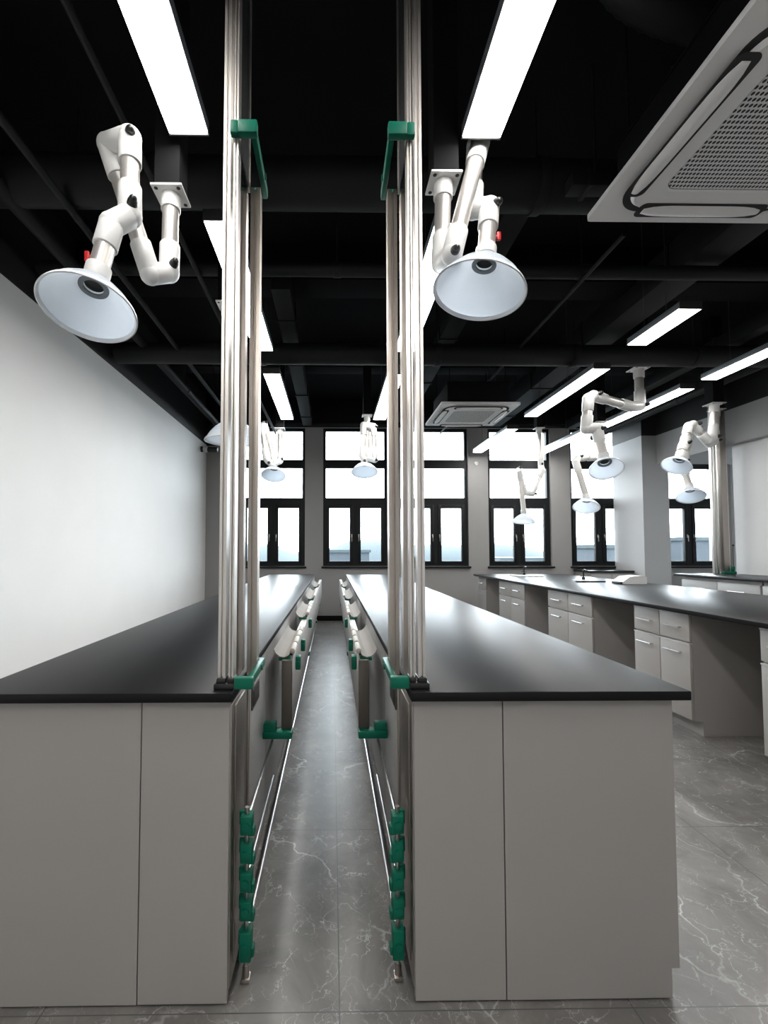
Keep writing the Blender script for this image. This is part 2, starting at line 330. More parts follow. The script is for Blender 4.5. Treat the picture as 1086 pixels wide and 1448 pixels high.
# ================================================================== TWO LONG BENCHES
BENCH_Y0, BENCH_Y1, TOPZ = 1.288, 7.40, .851
def clip_shape(m, x, y, z, s, w_=.03, d=.035, h=.045):
    m.box(x-w_/2, x+w_/2, y-d/2, y+d/2, z-h/2, z+h/2, .004).cyl((x, y-d/2-.006, z), (x, y+d/2+.006, z), .011, n=12)
    return m
def bench(s, xi, xo, side):
    """s=-1 bench left of the aisle, +1 right of it; xi aisle edge, xo outer edge"""
    a = lambda off: xi - s*off                    # offset from the aisle edge towards the aisle
    top = MB().box(xi, xo, BENCH_Y0-.012, BENCH_Y1, TOPZ-.027, TOPZ, .004)
    tag(top.build('worktop', 'top'), 'long black worktop of the bench %s of the narrow aisle' % side, 'worktop')
    ub = [1.30, 2.82, 4.34, 5.86, 7.38]; names = ['nearest the viewer, with plain end panels', 'second from the viewer', 'third from the viewer', 'farthest, next to the windows']
    for k in range(4):
        y0, y1 = ub[k], ub[k+1]-.004
        t = thing('bench_cabinet', ((xi+xo)/2, (y0+y1)/2, 0), 'grey bench cabinet under the %s bench, %s' % (side, names[k]), 'cabinet', 'base cabinets of the %s bench' % side)
        yb = y0 + (.022 if k == 0 else 0)
        xf = xo - s*.028                          # outer face
        MB().box(a(-.03), xf - s*.02, yb, y1, .09, TOPZ-.030).box(a(-.03), xf - s*.04, yb, y1, .001, .09).build('body', 'panel', t, smooth=False)
        n = 3
        for j in range(n):                        # doors on the outer face
            ya, yc = y0+.025+(y1-y0-.03)*j/n, y0+.025+(y1-y0-.03)*(j+1)/n
            dr = MB().box(xf - s*.018, xf, ya+.002, yc-.002, .095, TOPZ-.034, .002).build('door', 'panel', t)
            MB().box(xf, xf + s*.02, ya+.05, ya+.06, .55, .70, .003).build('handle', 'chrome', dr)
        ys = ([1.56, 1.995, 2.815] if k == 0 else [y0, (y0+y1)/2, y1])
        for ya, yc in zip(ys, ys[1:]):            # service panels on the aisle face
            pn = MB().box(a(-.028), a(-.010), ya+.002, yc-.002, .10, TOPZ-.034, .002).build('service_panel', 'panel_light', t)
            if k == 0 and ya < 1.6:
                fr = MB(); hy, hz = 1.715, .715
                fr.box(a(-.010), a(-.004), hy-.075, hy+.075, hz-.040, hz+.040, .003)
                h = fr.build('recessed_handle', 'bronze', pn); h['label'] = 'dark recessed pull'
                MB().box(a(-.0041), a(-.002), hy-.06, hy+.06, hz-.028, hz+.028, .001).build('recess_shade', 'shadow_gap', pn)  # flat dark plate standing in for the shade inside the pull
        if k == 0:
            sp = MB().box(a(-.026), a(-.008), 1.325, 1.555, .02, TOPZ-.045, .003); sp.box(a(-.008), a(-.004), 1.36, 1.545, .06, TOPZ-.06, .002); sp.box(a(-.0045), a(.002), 1.535, 1.555, .03, TOPZ-.045, .002)
            st = sp.build('corner_plate', 'steel', t); st['label'] = 'brown brushed steel corner plate on the aisle side'
            seam = xi + s*.255 if s < 0 else xi + s*.262
            for x0, x1, ntch in ((a(-.010), seam - s*.0015, False), (seam + s*.0015, xo - s*.040, True)):
                ep = MB()
                if ntch:
                    poly = [(x0, .006), (xo - s*.062, .006), (xo - s*.062, .085), (x1, .085), (x1, TOPZ-.0275), (x0, TOPZ-.0275)]
                    ep.prism(poly, lambda u, v, q: (u, q, v), y0, y0+.02)
                else: ep.box(x0, x1, y0, y0+.02, .006, TOPZ-.0275, .001)
                ep.build('end_panel', 'panel', t, smooth=False)
            MB().box(seam - s*.0015, seam + s*.0015, y0+.006, y0+.02, .006, TOPZ-.0275).build('panel_joint', 'shadow_gap', t, smooth=False)
    # ---- service duct slung under the top along the aisle
    t = thing('service_duct', (a(.065), 4.6, .50), 'long pale service duct hung along the aisle face of the %s bench' % side, 'duct')
    MB().box(a(.068), a(.108), 1.945, 7.30, .505, .775, .004).build('casing', 'panel_light', t)
    MB().box(a(.066), a(.110), 1.925, 1.944, .50, .785, .004).build('end_cap', 'bronze', t)['label'] = 'dark steel end cap'
    for y, z in ((2.14, .725), (2.5, .73), (3.3, .72)):
        clip_shape(MB(), a(.120), y, z, s, .022, .05, .06).build('green_clip', 'green', t)
    for yb_ in (1.93, 3.4, 4.9, 6.4):
        MB().box(a(-.008), a(.112), yb_-.03, yb_+.03, .470, .499, .004).box(a(-.006), a(.045), yb_-.02, yb_+.02, .48, .53, .003).build('green_bracket', 'green', t)
    # ---- trays on the duct
    spans = ((1.95, 2.58), (3.1, 3.82), (4.25, 5.15), (5.65, 6.38)); nm = ('nearest', 'second nearest', 'third nearest', 'farthest')
    for k, (y0, y1) in enumerate(spans):
        t = thing('cable_tray', (a(.06), (y0+y1)/2, .78), 'steel trough tray with cream edge on the %s service duct, %s of its row' % (side, nm[k]), 'tray', 'trough trays along the %s duct' % side)
        prof = [(.030, .826), (.040, .808), (.055, .796), (.074, .792), (.092, .800), (.103, .815)]
        poly = prof + [(o, z-.004) for o, z in prof[::-1]]
        MB().prism(poly, lambda u, v, q: (a(u), q, v), y0, y1).build('trough', 'tray', t)
        nseg = 4; L = (y1-y0)/nseg
        for j in range(nseg):
            MB().cyl((a(.108), y0+L*j+.012, .815), (a(.108), y0+L*(j+1)-.012, .815), .0125, n=14, bev=.004).build('edge_roll', 'cream', t)
        MB().box(a(.05), a(.10), y0+.004, y0+.05, .7755, .7905, .003).build('saddle', 'green', t)
        bk = MB()
        for yy in (y0+.1,): bk.box(a(.050), a(.10), yy, y1-.1, .7755, .7915)
        bk.build('foot', 'rubber', t)
    # ---- rail frame near the floor with green clips
    t = thing('clip_rail', (a(.02), 1.36, 0), 'green clips and chrome rails along the foot of the %s bench' % side, 'rail')
    xs_ = a(.028)
    MB().cyl((xs_, 1.375, .03), (xs_, 1.375, .49), .007, n=10).build('upright', 'chrome', t)
    for y0, y1, z, o, r in ((1.38, 1.925, .455, .030, .006), (1.38, 1.93, .31, .034, .0045), (1.38, 7.28, .125, .028, .007), (1.38, 7.28, .06, .012, .006)):
        MB().cyl((a(o), y0, z), (a(o), y1, z), r, n=10).build('rail', 'chrome', t)
    for k, z in enumerate((.445, .365, .285, .205, .105)):
        m = MB(); y = 1.375
        clip_shape(m, a(.028), y, z, s, .034, .042, .052 + (.03 if k == 4 else 0)).box(a(.030), a(.052), y-.012, y+.016, z-.034, z-.008, .004).box(a(.004), a(.030), y+.004, y+.016, z-.01, z+.03, .003)
        m.build('green_clip', 'green', t)
    MB().cyl((xs_, 1.375, .004), (xs_, 1.375, .045), .010, n=10).box(xs_-.012, xs_+.012, 1.36, 1.39, .002, .012, .002).build('foot', 'steel', t)
    # ---- aluminium and glass partition frame standing on the corner of the top
    o = lambda off: xi + s*off
    t = thing('partition_frame', (o(.02), 1.5, TOPZ), 'tall aluminium and glass post frame on the %s bench corner' % side, 'frame', 'post frames at the aisle')
    def post(x0, x1, y0, y1, z0, z1, nmx, mm='alu'):
        w_ = (x1-x0); d = y1-y0; g_ = .28
        poly = [(0, 0), (w_*.36, 0), (w_*.36, d*.35), (w_*.64, d*.35), (w_*.64, 0), (w_, 0), (w_, d), (0, d)]
        MB().prism(poly, lambda u, v, q: (x0+u, y0+v, q), z0, z1).build(nmx, mm, t, smooth=False)
    for p0, p1 in ((.003, .017), (.026, .047)):
        post(min(o(p0), o(p1)), max(o(p0), o(p1)), 1.312, 1.35, TOPZ+.012, CEIL-.003, 'front_post')
    r0, r1 = sorted((o(-.002), o(-.034)))
    post(r0, r1, 1.488, 1.53, .842, 2.468, 'rear_post', 'alu_dark')
    post(*sorted((o(.004), o(.018))), 1.49, 1.515, 2.47, CEIL-.003, 'rear_rail')
    MB().box(o(.005), o(.010), 1.351, 1.487, TOPZ+.014, 2.44).build('glass_pane', 'pglass', t, smooth=False)
    MB().box(o(.008), o(.013), 1.351, 1.489, 2.45, CEIL-.004).build('upper_panel', 'soot', t, smooth=False)
    MB().box(o(-.002), o(.056), 1.298, 1.365, TOPZ+.0005, TOPZ+.018, .003).box(o(.0), o(.019), 1.304, 1.358, TOPZ+.016, TOPZ+.032, .003).box(o(.024), o(.050), 1.304, 1.358, TOPZ+.016, TOPZ+.032, .003).build('foot', 'rubber', t)
    for zc, nmx in ((2.49, 'upper_clamp'), (TOPZ+.022, 'lower_clamp')):
        g_ = MB(); h = .032 if zc > 1 else .026
        g_.box(o(-.035), o(-.052), 1.30, 1.545, zc-h*.5, zc+h*.5, .004).box(o(-.056), o(-.004 if zc < 1 else .001), 1.285, 1.311, zc-h*.62, zc+h*.62, .004)
        g_.box(o(-.002), o(-.05), 1.531, 1.55, zc-h*.45, zc+h*.45, .003)
        if zc > 1: g_.box(o(.0005), o(.024), 1.287, 1.309, zc-h*.62, zc+h*.62, .004)
        g_.cyl((o(-.056), 1.47, zc), (o(-.036), 1.47, zc), .010, n=12)
        g_.build(nmx, 'green', t)['label'] = 'green plastic clamp arm'
bench(-1, -.278, -1.022, 'left')
bench(+1, .220, 1.006, 'right')

# ================================================================== SINK BENCH ON THE RIGHT
IX0, IX1, IY0, IY1 = 2.335, 3.80, 1.9, 7.52
tag(MB().box(IX0, IX1, IY0, IY1, TOPZ-.03, TOPZ, .005).build('worktop', 'top'), 'long black worktop of the sink bench on the right', 'worktop')
cabs = [(1.95, 2.55), (3.055, 3.62), (4.21, 5.07), (5.69, 6.56), (7.11, 7.50)]
where = ['nearest the viewer, at the picture edge', 'second from the viewer', 'in the middle of the row of five', 'fourth from the viewer', 'farthest, a narrow unit by the window wall']
for k, (y0, y1) in enumerate(cabs):
    t = thing('drawer_cabinet', (2.7, (y0+y1)/2, 0), 'grey drawer cabinet under the sink bench, %s' % where[k], 'cabinet', 'cabinets under the sink bench')
    MB().box(2.425, 3.0, y0, y1, .10, TOPZ-.032).box(2.48, 3.0, y0, y1, .001, .10).build('body', 'panel', t, smooth=False)
    n = 1 if k == 4 else 2
    for j in range(n):
        ya, yc = y0+(y1-y0)*j/n, y0+(y1-y0)*(j+1)/n; ym = (ya+yc)/2; hl = min(.075, (yc-ya)*.22)
        for nm_, za, zb, hz in (('drawer', .625, .80, .715), ('door', .105, .605, .545)):
            d = MB().box(2.405, 2.4245, ya+.003, yc-.003, za, zb, .003).build(nm_, 'panel', t)
            MB().box(2.401, 2.424, ya+.003, yc-.003, zb+.0005, zb+.009, .001).build('lip', 'panel_light', d)  # paler strip: the highlight along the top edge is put into its colour
            hb = MB().cyl((2.405, ym-hl, hz), (2.378, ym-hl, hz), .004, n=10).cyl((2.405, ym+hl, hz), (2.378, ym+hl, hz), .004, n=10).cyl((2.378, ym-hl-.015, hz), (2.378, ym+hl+.015, hz), .005, n=10)
            hb.build('handle', 'chrome', d)
tag(MB().box(3.005, 3.03, IY0+.05, IY1-.02, .001, TOPZ-.032, .002).build('back_panel', 'panel'), 'long grey panel behind the knee spaces of the sink bench', 'panel')
tag(MB().box(3.035, 3.70, IY0+.05, IY1-.02, .10, TOPZ-.032).box(3.035, 3.64, IY0+.05, IY1-.02, .001, .10).build('bench_cabinet', 'panel', smooth=False), 'grey base running under the far side of the sink bench', 'cabinet')
def sink(x, y, w_, d, label):
    t = thing('sink', (x, y, TOPZ), label, 'sink')
    r = MB(); prof = rrect(w_, d, .04); inner = rrect(w_-.07, d-.07, .03)
    for (p, z0, z1) in ((prof, TOPZ+.0005, TOPZ+.014),):
        n = len(prof); A = [r.bm.verts.new((x+u, y+v, z1)) for u, v in prof]; B = [r.bm.verts.new((x+u, y+v, z1)) for u, v in inner]; Cc = [r.bm.verts.new((x+u*.93, y+v*.93, TOPZ+.003)) for u, v in inner]; D = [r.bm.verts.new((x+u, y+v, z0)) for u, v in prof]
        for i in range(n):
            j = (i+1) % n
            for p_, q_ in ((A, B), (B, Cc), (D, A)): r.bm.faces.new((p_[i], p_[j], q_[j], q_[i]))
        r.bm.faces.new(Cc)
    r.build('basin', 'ceramic', t)
    tap = MB().cyl((x+.03, y+d/2-.02, TOPZ+.012), (x+.03, y+d/2-.02, TOPZ+.05), .02, n=16, bev=.004)
    tap.path([(x+.03, y+d/2-.02, TOPZ+.05), (x+.03, y+d/2-.02, TOPZ+.12), (x+.03, y+d/2-.05, TOPZ+.145), (x+.03, y+d/2-.10, TOPZ+.13)], .009).box(x-.01, x+.07, y+d/2-.026, y+d/2-.014, TOPZ+.055, TOPZ+.067, .003)
    tap.build('tap', 'rubber', t)
    return t
sink(2.93, 6.85, .40, .34, 'white sink with black tap at the window end of the sink bench')
sink(3.22, 5.75, .26, .26, 'small white sink with dark tap, in the middle of the sink bench')
tag(MB().box(3.16-.16, 3.16+.20, 5.56, 5.60, TOPZ+.0005, TOPZ+.018, .004).build('tray', 'rubber'), 'flat black tray lying in front of the small white sink', 'tray')
t = thing('sample_tray', (3.45, 5.25, TOPZ), 'white wedge-shaped holder with dark end on the right edge of the sink bench', 'holder')
MB().prism([(3.34, TOPZ+.002), (3.62, TOPZ+.002), (3.62, TOPZ+.085), (3.56, TOPZ+.10), (3.42, TOPZ+.085), (3.34, TOPZ+.03)], lambda u, v, q: (u, q, v), 5.2, 5.4).build('body', 'ceramic', t, smooth=False)
MB().box(3.322, 3.339, 5.21, 5.39, TOPZ+.002, TOPZ+.03, .004).build('end_cap', 'rubber', t)

# ---- bench along the right wall, and a low cabinet under the fifth window
tag(MB().box(4.63, 5.395, 2.6, 6.13, .90, .93, .004).build('worktop', 'top'), 'black worktop of the bench along the right wall', 'worktop')
nmw = ['nearest the viewer', 'second from the post bundle', 'below the post bundle']
for k, (y0, y1) in enumerate(((2.65, 3.78), (3.80, 4.93), (4.95, 6.08))):
    t = thing('wall_cabinet', (5.0, (y0+y1)/2, 0), 'pale cabinet under the right wall bench, %s' % nmw[k], 'cabinet', 'cabinets along the right wall')
    MB().box(4.72, 5.39, y0, y1, .10, .898).box(4.77, 5.39, y0, y1, .001, .10).build('body', 'panel', t, smooth=False)
    for j in range(2):
        ya, yc = y0+(y1-y0)*j/2, y0+(y1-y0)*(j+1)/2; ym = (ya+yc)/2
        for nm_, za, zb, hz in (('drawer', .66, .855, .76), ('door', .11, .645, .58)):
            d = MB().box(4.70, 4.7195, ya+.004, yc-.004, za, zb, .003).build(nm_, 'panel_light', t)
            MB().cyl((4.70, ym-.09, hz), (4.675, ym-.09, hz), .005, n=10).cyl((4.70, ym+.09, hz), (4.675, ym+.09, hz), .005, n=10).cyl((4.675, ym-.11, hz), (4.675, ym+.11, hz), .006, n=10).build('handle', 'chrome', d)
t = thing('window_cabinet', (4.66, 7.85, 0), 'low pale cabinet with black top under the window left of the wall pillar', 'cabinet')
MB().box(4.30, 5.05, 7.55, 8.07, .87, .90, .004).build('worktop', 'top', t)
MB().box(4.33, 5.04, 7.60, 8.07, .002, .868).build('body', 'panel', t, smooth=False)
for j in range(2):
    d = MB().box(4.335+.355*j, 4.685+.355*j-.006, 7.582, 7.5995, .60, .845, .003).build('drawer', 'panel_light', t)
    MB().cyl((4.43+.355*j, 7.56, .72), (4.58+.355*j, 7.56, .72), .005, n=10).box(4.435+.355*j, 4.443+.355*j, 7.56, 7.582, .716, .724).box(4.567+.355*j, 4.575+.355*j, 7.56, 7.582, .716, .724).build('handle', 'chrome', d)
    MB().box(4.335+.355*j, 4.685+.355*j-.006, 7.582, 7.5995, .10, .59, .003).build('door', 'panel_light', t)
t = thing('post_bundle', (5.18, 6.0, .93), 'tall bundle of grey service posts on the right wall bench', 'service column')
for j, (x, y) in enumerate(((5.075, 5.98), (5.10, 6.02), (5.13, 6.0), (5.16, 6.03))):
    MB().box(x-.010, x+.010, y-.015, y+.015, .932, CEIL-.003 if j != 1 else 3.2, .003).build('post', 'alu', t)
MB().box(5.185, 5.265, 5.96, 6.04, .932, CEIL-.003, .004).build('cover', 'steel', t)
MB().cyl((5.285, 5.99, .932), (5.285, 5.99, 2.72), .009, n=12).build('side_rod', 'alu', t)
MB().box(5.14, 5.30, 5.90, 5.955, .932, .965, .006).box(5.27, 5.295, 5.92, 5.96, .965, 1.03, .004).build('clamp', 'green', t)
MB().path([(5.31, 5.96, .95), (5.312, 5.96, 1.1), (5.315, 5.96, 1.30)], .004, 8).ball((5.315, 5.96, 1.31), .012).build('wire', 'rubber', t)

# ================================================================== EXHAUST ARMS
def arm(name, segs, hc, hn, label, r=.0335, hr=.185, knobside=1, red=None, group=None, plate=.13):
    hc = Vector(hc); hn = Vector(hn).normalized(); hh = hr*.76
    segs = [list(map(lambda p: Vector(p) if p is not None else None, sg)) for sg in segs]
    segs[-1][1] = hc - hn*(hh+.012)
    P = segs[0][0]; k = r/.0335
    t = thing(name, P, label, 'exhaust arm', group)
    z = P.z; h = plate/2*k
    pl = MB().box(P.x-h, P.x+h, P.y-h, P.y+h, z-.004, z+.006, .002); pp = pl.build('mount_plate', 'white', t)
    hl = MB()
    for sx in (-1, 1):
        for sy in (-1, 1): hl.cyl((P.x+sx*h*.72, P.y+sy*h*.72, z-.006), (P.x+sx*h*.72, P.y+sy*h*.72, z-.0042), .008*k, n=12)
    hl.build('bolts', 'rubber', pp)
    MB().box(P.x-h*.8, P.x+h*.8, P.y-h*.8, P.y+h*.8, z+.0065, CEIL-.003).build('drop_post', 'black', t, smooth=False)
    MB().cyl(P+Vector((0, 0, -.0045)), P + (segs[0][1]-P).normalized()*.075*k, r*1.2, n=28, bev=.004).build('collar', 'white', t)
    ends = []
    for i, (A, B) in enumerate(segs):
        d = (B-A).normalized()
        MB().cyl(A, B, r, n=28).build('tube', 'tube', t)
    for i in range(len(segs)-1):
        A0, B0 = segs[i]; A1, B1 = segs[i+1]; m = MB(); rs = r*1.22
        d0 = (A0-B0); d1 = (B1-A1); l0 = min(.125*k, d0.length*.42); l1 = min(.125*k, d1.length*.42); d0.normalize(); d1.normalize()
        m.cyl(B0, B0+d0*l0, rs, n=28, bev=.003); m.cyl(A1, A1+d1*l1, rs, n=28, bev=.003)
        ax = (A1-B0)
        if ax.length > .01:
            an = ax.normalized()
            m.cyl(B0-an*.012*k, A1+an*.012*k, rs*1.0, n=28, bev=.008*k)
        m.ball(B0, rs*1.03); m.ball(A1, rs*1.03)
        j = m.build('joint', 'white', t)
        an = ax.normalized() if ax.length > .01 else Vector((1, 0, 0))
        if an.x*knobside > 0: c0, dn = A1, an
        else: c0, dn = B0, -an
        dn = (dn + Vector((0, -1.2, -.15))).normalized()
        MB().cyl(c0+dn*.036*k, c0+dn*.058*k, .019*k, .016*k, n=18, bev=.004*k).ball(c0+dn*.058*k, .014*k).build('knob', 'rubber', j)
    # hood: double-walled flared cone with a lip
    R0 = r*1.12
    outer = [(R0, -hh-.03*k), (R0, -hh+.006), (R0*1.5, -hh+.016*k), (hr*.44, -hh*.80), (hr*.64, -hh*.60), (hr*.82, -hh*.34), (hr*.935, -hh*.10), (hr*.96, -hh*.03)]
    inner = [(hr*.94, -hh*.03), (hr*.915, -hh*.10), (hr*.80, -hh*.33), (hr*.62, -hh*.58), (hr*.42, -hh*.775), (R0*1.45, -hh+.020*k), (R0*.86, -hh+.014), (R0*.86, -hh-.03*k)]
    ho = MB().lathe(outer+inner, hc, hn, 56, closed=True).build('hood', 'hood', t)
    MB().lathe([(hr*.962, -hh*.035), (hr*.985, -.006), (hr*1.01, .002), (hr*1.012, .006), (hr*.985, .007), (hr*.955, -.001), (hr*.938, -hh*.035)], hc, hn, 56, closed=True).build('rim', 'rim', ho)
    MB().lathe([(R0*1.28, -hh+.0215*k), (R0*1.28, -hh+.024*k), (R0*.84, -hh+.024*k), (R0*.84, -hh+.018*k)], hc, hn, 32, closed=True).build('inlet_ring', 'housing', ho)
    MB().cyl(hc-hn*(hh-.010*k), hc-hn*(hh+.004), R0*.84, n=28).build('inlet', 'rubber', ho)  # black disc in place of the shade inside the neck tube
    A, B = segs[-1]; d = (B-A).normalized()
    MB().cyl(B-d*.05*k, B+d*.002, R0*1.1, n=28, bev=.003).build('hood_collar', 'white', t)
    if red:
        q = A.lerp(B, .62); rx = Vector((red, -.25, 0)).normalized()
        MB().cyl(q+rx*r*.98, q+rx*(r+.012), .006, n=10).box(q.x+rx.x*(r+.012)-.008, q.x+rx.x*(r+.012)+.008, q.y+rx.y*(r+.012)-.006, q.y+rx.y*(r+.012)+.006, q.z-.018, q.z+.018, .004).build('damper_lever', 'red', t)
    return t
G = 'white exhaust arms hung from the ceiling'
arm('exhaust_arm', [((-0.693, 1.900, 2.765), (-0.682, 1.860, 2.403)), ((-0.734, 1.800, 2.357), (-0.885, 1.740, 2.841)), ((-0.763, 1.660, 2.796), (-0.730, 1.600, 2.449)), ((-0.775, 1.560, 2.385), None)],
    (-0.811, 1.490, 2.045), (-.02, -.28, -.96), 'large white exhaust arm above the left foreground bench, hood tipped to the left', hr=.151, red=-1, group=G)
arm('exhaust_arm', [((0.475, 1.880, 2.818), (0.458, 1.860, 2.453)), ((0.471, 1.740, 2.410), (0.639, 1.890, 3.006)), ((0.647, 1.970, 3.070), (0.608, 1.900, 2.719)), ((0.665, 1.860, 2.698), None)],
    (0.582, 1.760, 2.274), (-.22, -.08, -.972), 'large white exhaust arm above the right foreground bench, under a strip light end', hr=.18, red=1, group=G)
arm('exhaust_arm', [((-0.745, 3.150, 2.970), (-0.730, 3.150, 2.524)), ((-0.660, 3.100, 2.494), (-0.628, 3.100, 2.753)), ((-0.651, 3.050, 2.679), (-0.714, 3.050, 2.288)), ((-0.667, 3.030, 2.224), None)],
    (-0.658, 3.000, 1.972), (0, .02, -1), 'white exhaust arm half hidden behind the left post frame', group=G)
arm('exhaust_arm', [((-0.697, 6.000, 2.853), (-0.695, 6.000, 2.426)), ((-0.742, 5.850, 2.369), (-0.882, 5.850, 2.876)), ((-0.911, 5.800, 2.844), (-0.853, 5.800, 2.423)), ((-0.826, 5.800, 2.386), None)],
    (-0.756, 5.800, 2.204), (-.02, -.40, -.916), 'small backlit exhaust arm beyond the left post frame, in front of the windows', hr=.158, group=G)
arm('exhaust_arm', [((0.454, 5.900, 3.008), (0.462, 5.900, 2.447)), ((0.550, 5.850, 2.418), (0.533, 5.850, 2.854)), ((0.400, 5.800, 2.858), (0.381, 5.800, 2.454)), ((0.399, 5.800, 2.417), None)],
    (0.413, 5.800, 2.252), (-.02, -.32, -.947), 'small exhaust arm above the aisle end, just left of the right post frame', hr=.17, group=G)
arm('exhaust_arm', [((3.335, 4.830, 3.215), (3.339, 4.830, 2.810)), ((3.172, 4.720, 2.766), (2.649, 4.520, 2.809)), ((2.540, 4.420, 2.746), (2.512, 4.420, 2.448)), ((2.606, 4.400, 2.443), None)],
    (2.657, 4.350, 2.034), (-.18, -.52, -.835), 'white exhaust arm with a long level elbow above the sink bench', r=.044, hr=.152, group=G)
arm('exhaust_arm', [((3.584, 6.000, 2.955), (3.583, 6.000, 2.495)), ((3.486, 5.950, 2.475), (3.242, 5.920, 2.459)), ((3.175, 5.850, 2.398), None)],
    (3.273, 5.800, 1.800), (-.26, -.36, -.896), 'white exhaust arm behind the long-elbow arm, hood low before the window', r=.037, hr=.159, group=G)
arm('exhaust_arm', [((3.092, 6.700, 3.065), (3.114, 6.700, 2.489)), ((3.110, 6.650, 2.427), (2.934, 6.600, 2.074)), ((2.798, 6.550, 2.077), (2.716, 6.550, 2.409)), ((2.710, 6.500, 2.369), None)],
    (2.754, 6.500, 1.652), (-.1, -.12, -.988), 'dark backlit exhaust arm in front of the fourth window, hood hanging level', hr=.157, group=G)
arm('exhaust_arm', [((4.431, 5.150, 2.934), (4.400, 5.150, 2.544)), ((4.291, 5.100, 2.499), (4.117, 5.080, 2.673)), ((4.043, 5.050, 2.648), (3.964, 5.030, 2.432)), ((3.956, 5.030, 2.424), None)],
    (3.849, 5.000, 2.185), (-.5, -.2, -.843), 'white exhaust arm bent like an N at the right, beside the post bundle', r=.041, hr=.15, group=G)
arm('exhaust_arm', [((5.058, 5.850, 3.088), (5.025, 5.850, 2.674)), ((4.906, 5.800, 2.624), (4.727, 5.800, 2.819)), ((4.610, 5.750, 2.759), (4.524, 5.750, 2.363)), ((4.490, 5.720, 2.312), None)],
    (4.522, 5.650, 1.922), (-.22, -.40, -.89), 'exhaust arm with pale blue hood, lowest at the right, behind the N-shaped arm', r=.038, hr=.158, group=G)

# ================================================================== CEILING LIGHTS
LW, LZ, LL = .155, 2.95, 1.53
def strip(x, y0, y1, label, group):
    xm, ym = x, (y0+y1)/2
    t = thing('strip_light', (xm, ym, LZ), label, 'ceiling light', group)
    MB().box(x-LW/2-.003, x+LW/2+.003, y0-.004, y1+.004, LZ+.006, LZ+.055, .002).build('housing', 'housing', t)
    MB().box(x-LW/2, x+LW/2, y0, y1, LZ, LZ+.0055).build('diffuser', 'diffuser', t, smooth=False)
    for yy in (y0-.012, y1+.005): MB().box(x-LW/2-.004, x+LW/2+.004, yy, yy+.007, LZ-.002, LZ+.058, .001).build('end_cap', 'dark_housing', t)
    for yy in (y0+(y1-y0)*.405, y1-(y1-y0)*.16): MB().cyl((x, yy, LZ+.056), (x, yy, CEIL-.003), .002, n=8).build('hanger_wire', 'dark_housing', t)
    return t
GL = 'ceiling strip lights'
rows = {'left': (-.59, ['largest of the left row, above the left foreground bench', 'second of the left row, cut by the left post frame', 'third of the left row, seen right of the left post frame']),
        'right': (.615, ['largest of the right row, above the right foreground bench', 'second of the right row, behind the right foreground exhaust hood', 'third of the right row, left of the right post frame'])}
proto = None
for nm_, (x, labs) in rows.items():
    for lb, y0 in zip(labs, (.27, 2.30, 4.345)):
        lab = 'white ceiling strip light, ' + lb
        if proto is None: proto = strip(x, y0, y0+LL, lab, GL)
        else: dup(proto, (x, y0+LL/2, LZ), lab)
dup(proto, (2.535, 4.18+LL/2, LZ), 'white ceiling strip light left of the long-elbow arm, above the sink bench')
dup(proto, (2.535, 6.31+LL/2, LZ), 'white ceiling strip light hanging before the fourth window, grey side showing')
dup(proto, (3.77, 2.80+LL/2+.1, LZ), 'white ceiling strip light at the right picture edge')
dup(proto, (3.75, 4.69+LL/2, LZ), 'white ceiling strip light just right of the long-elbow arm')
dup(proto, (3.68, 6.42+LL/2, LZ), 'white ceiling strip light hanging before the fifth window, above the sink bench')
strip(2.535, 3.12, 3.68, 'short white ceiling strip light at the right below the near air conditioner', GL)
for x in (-.59, .615): dup(proto, (x, -1.76+LL/2, LZ), 'white ceiling strip light behind the viewer, out of the picture')

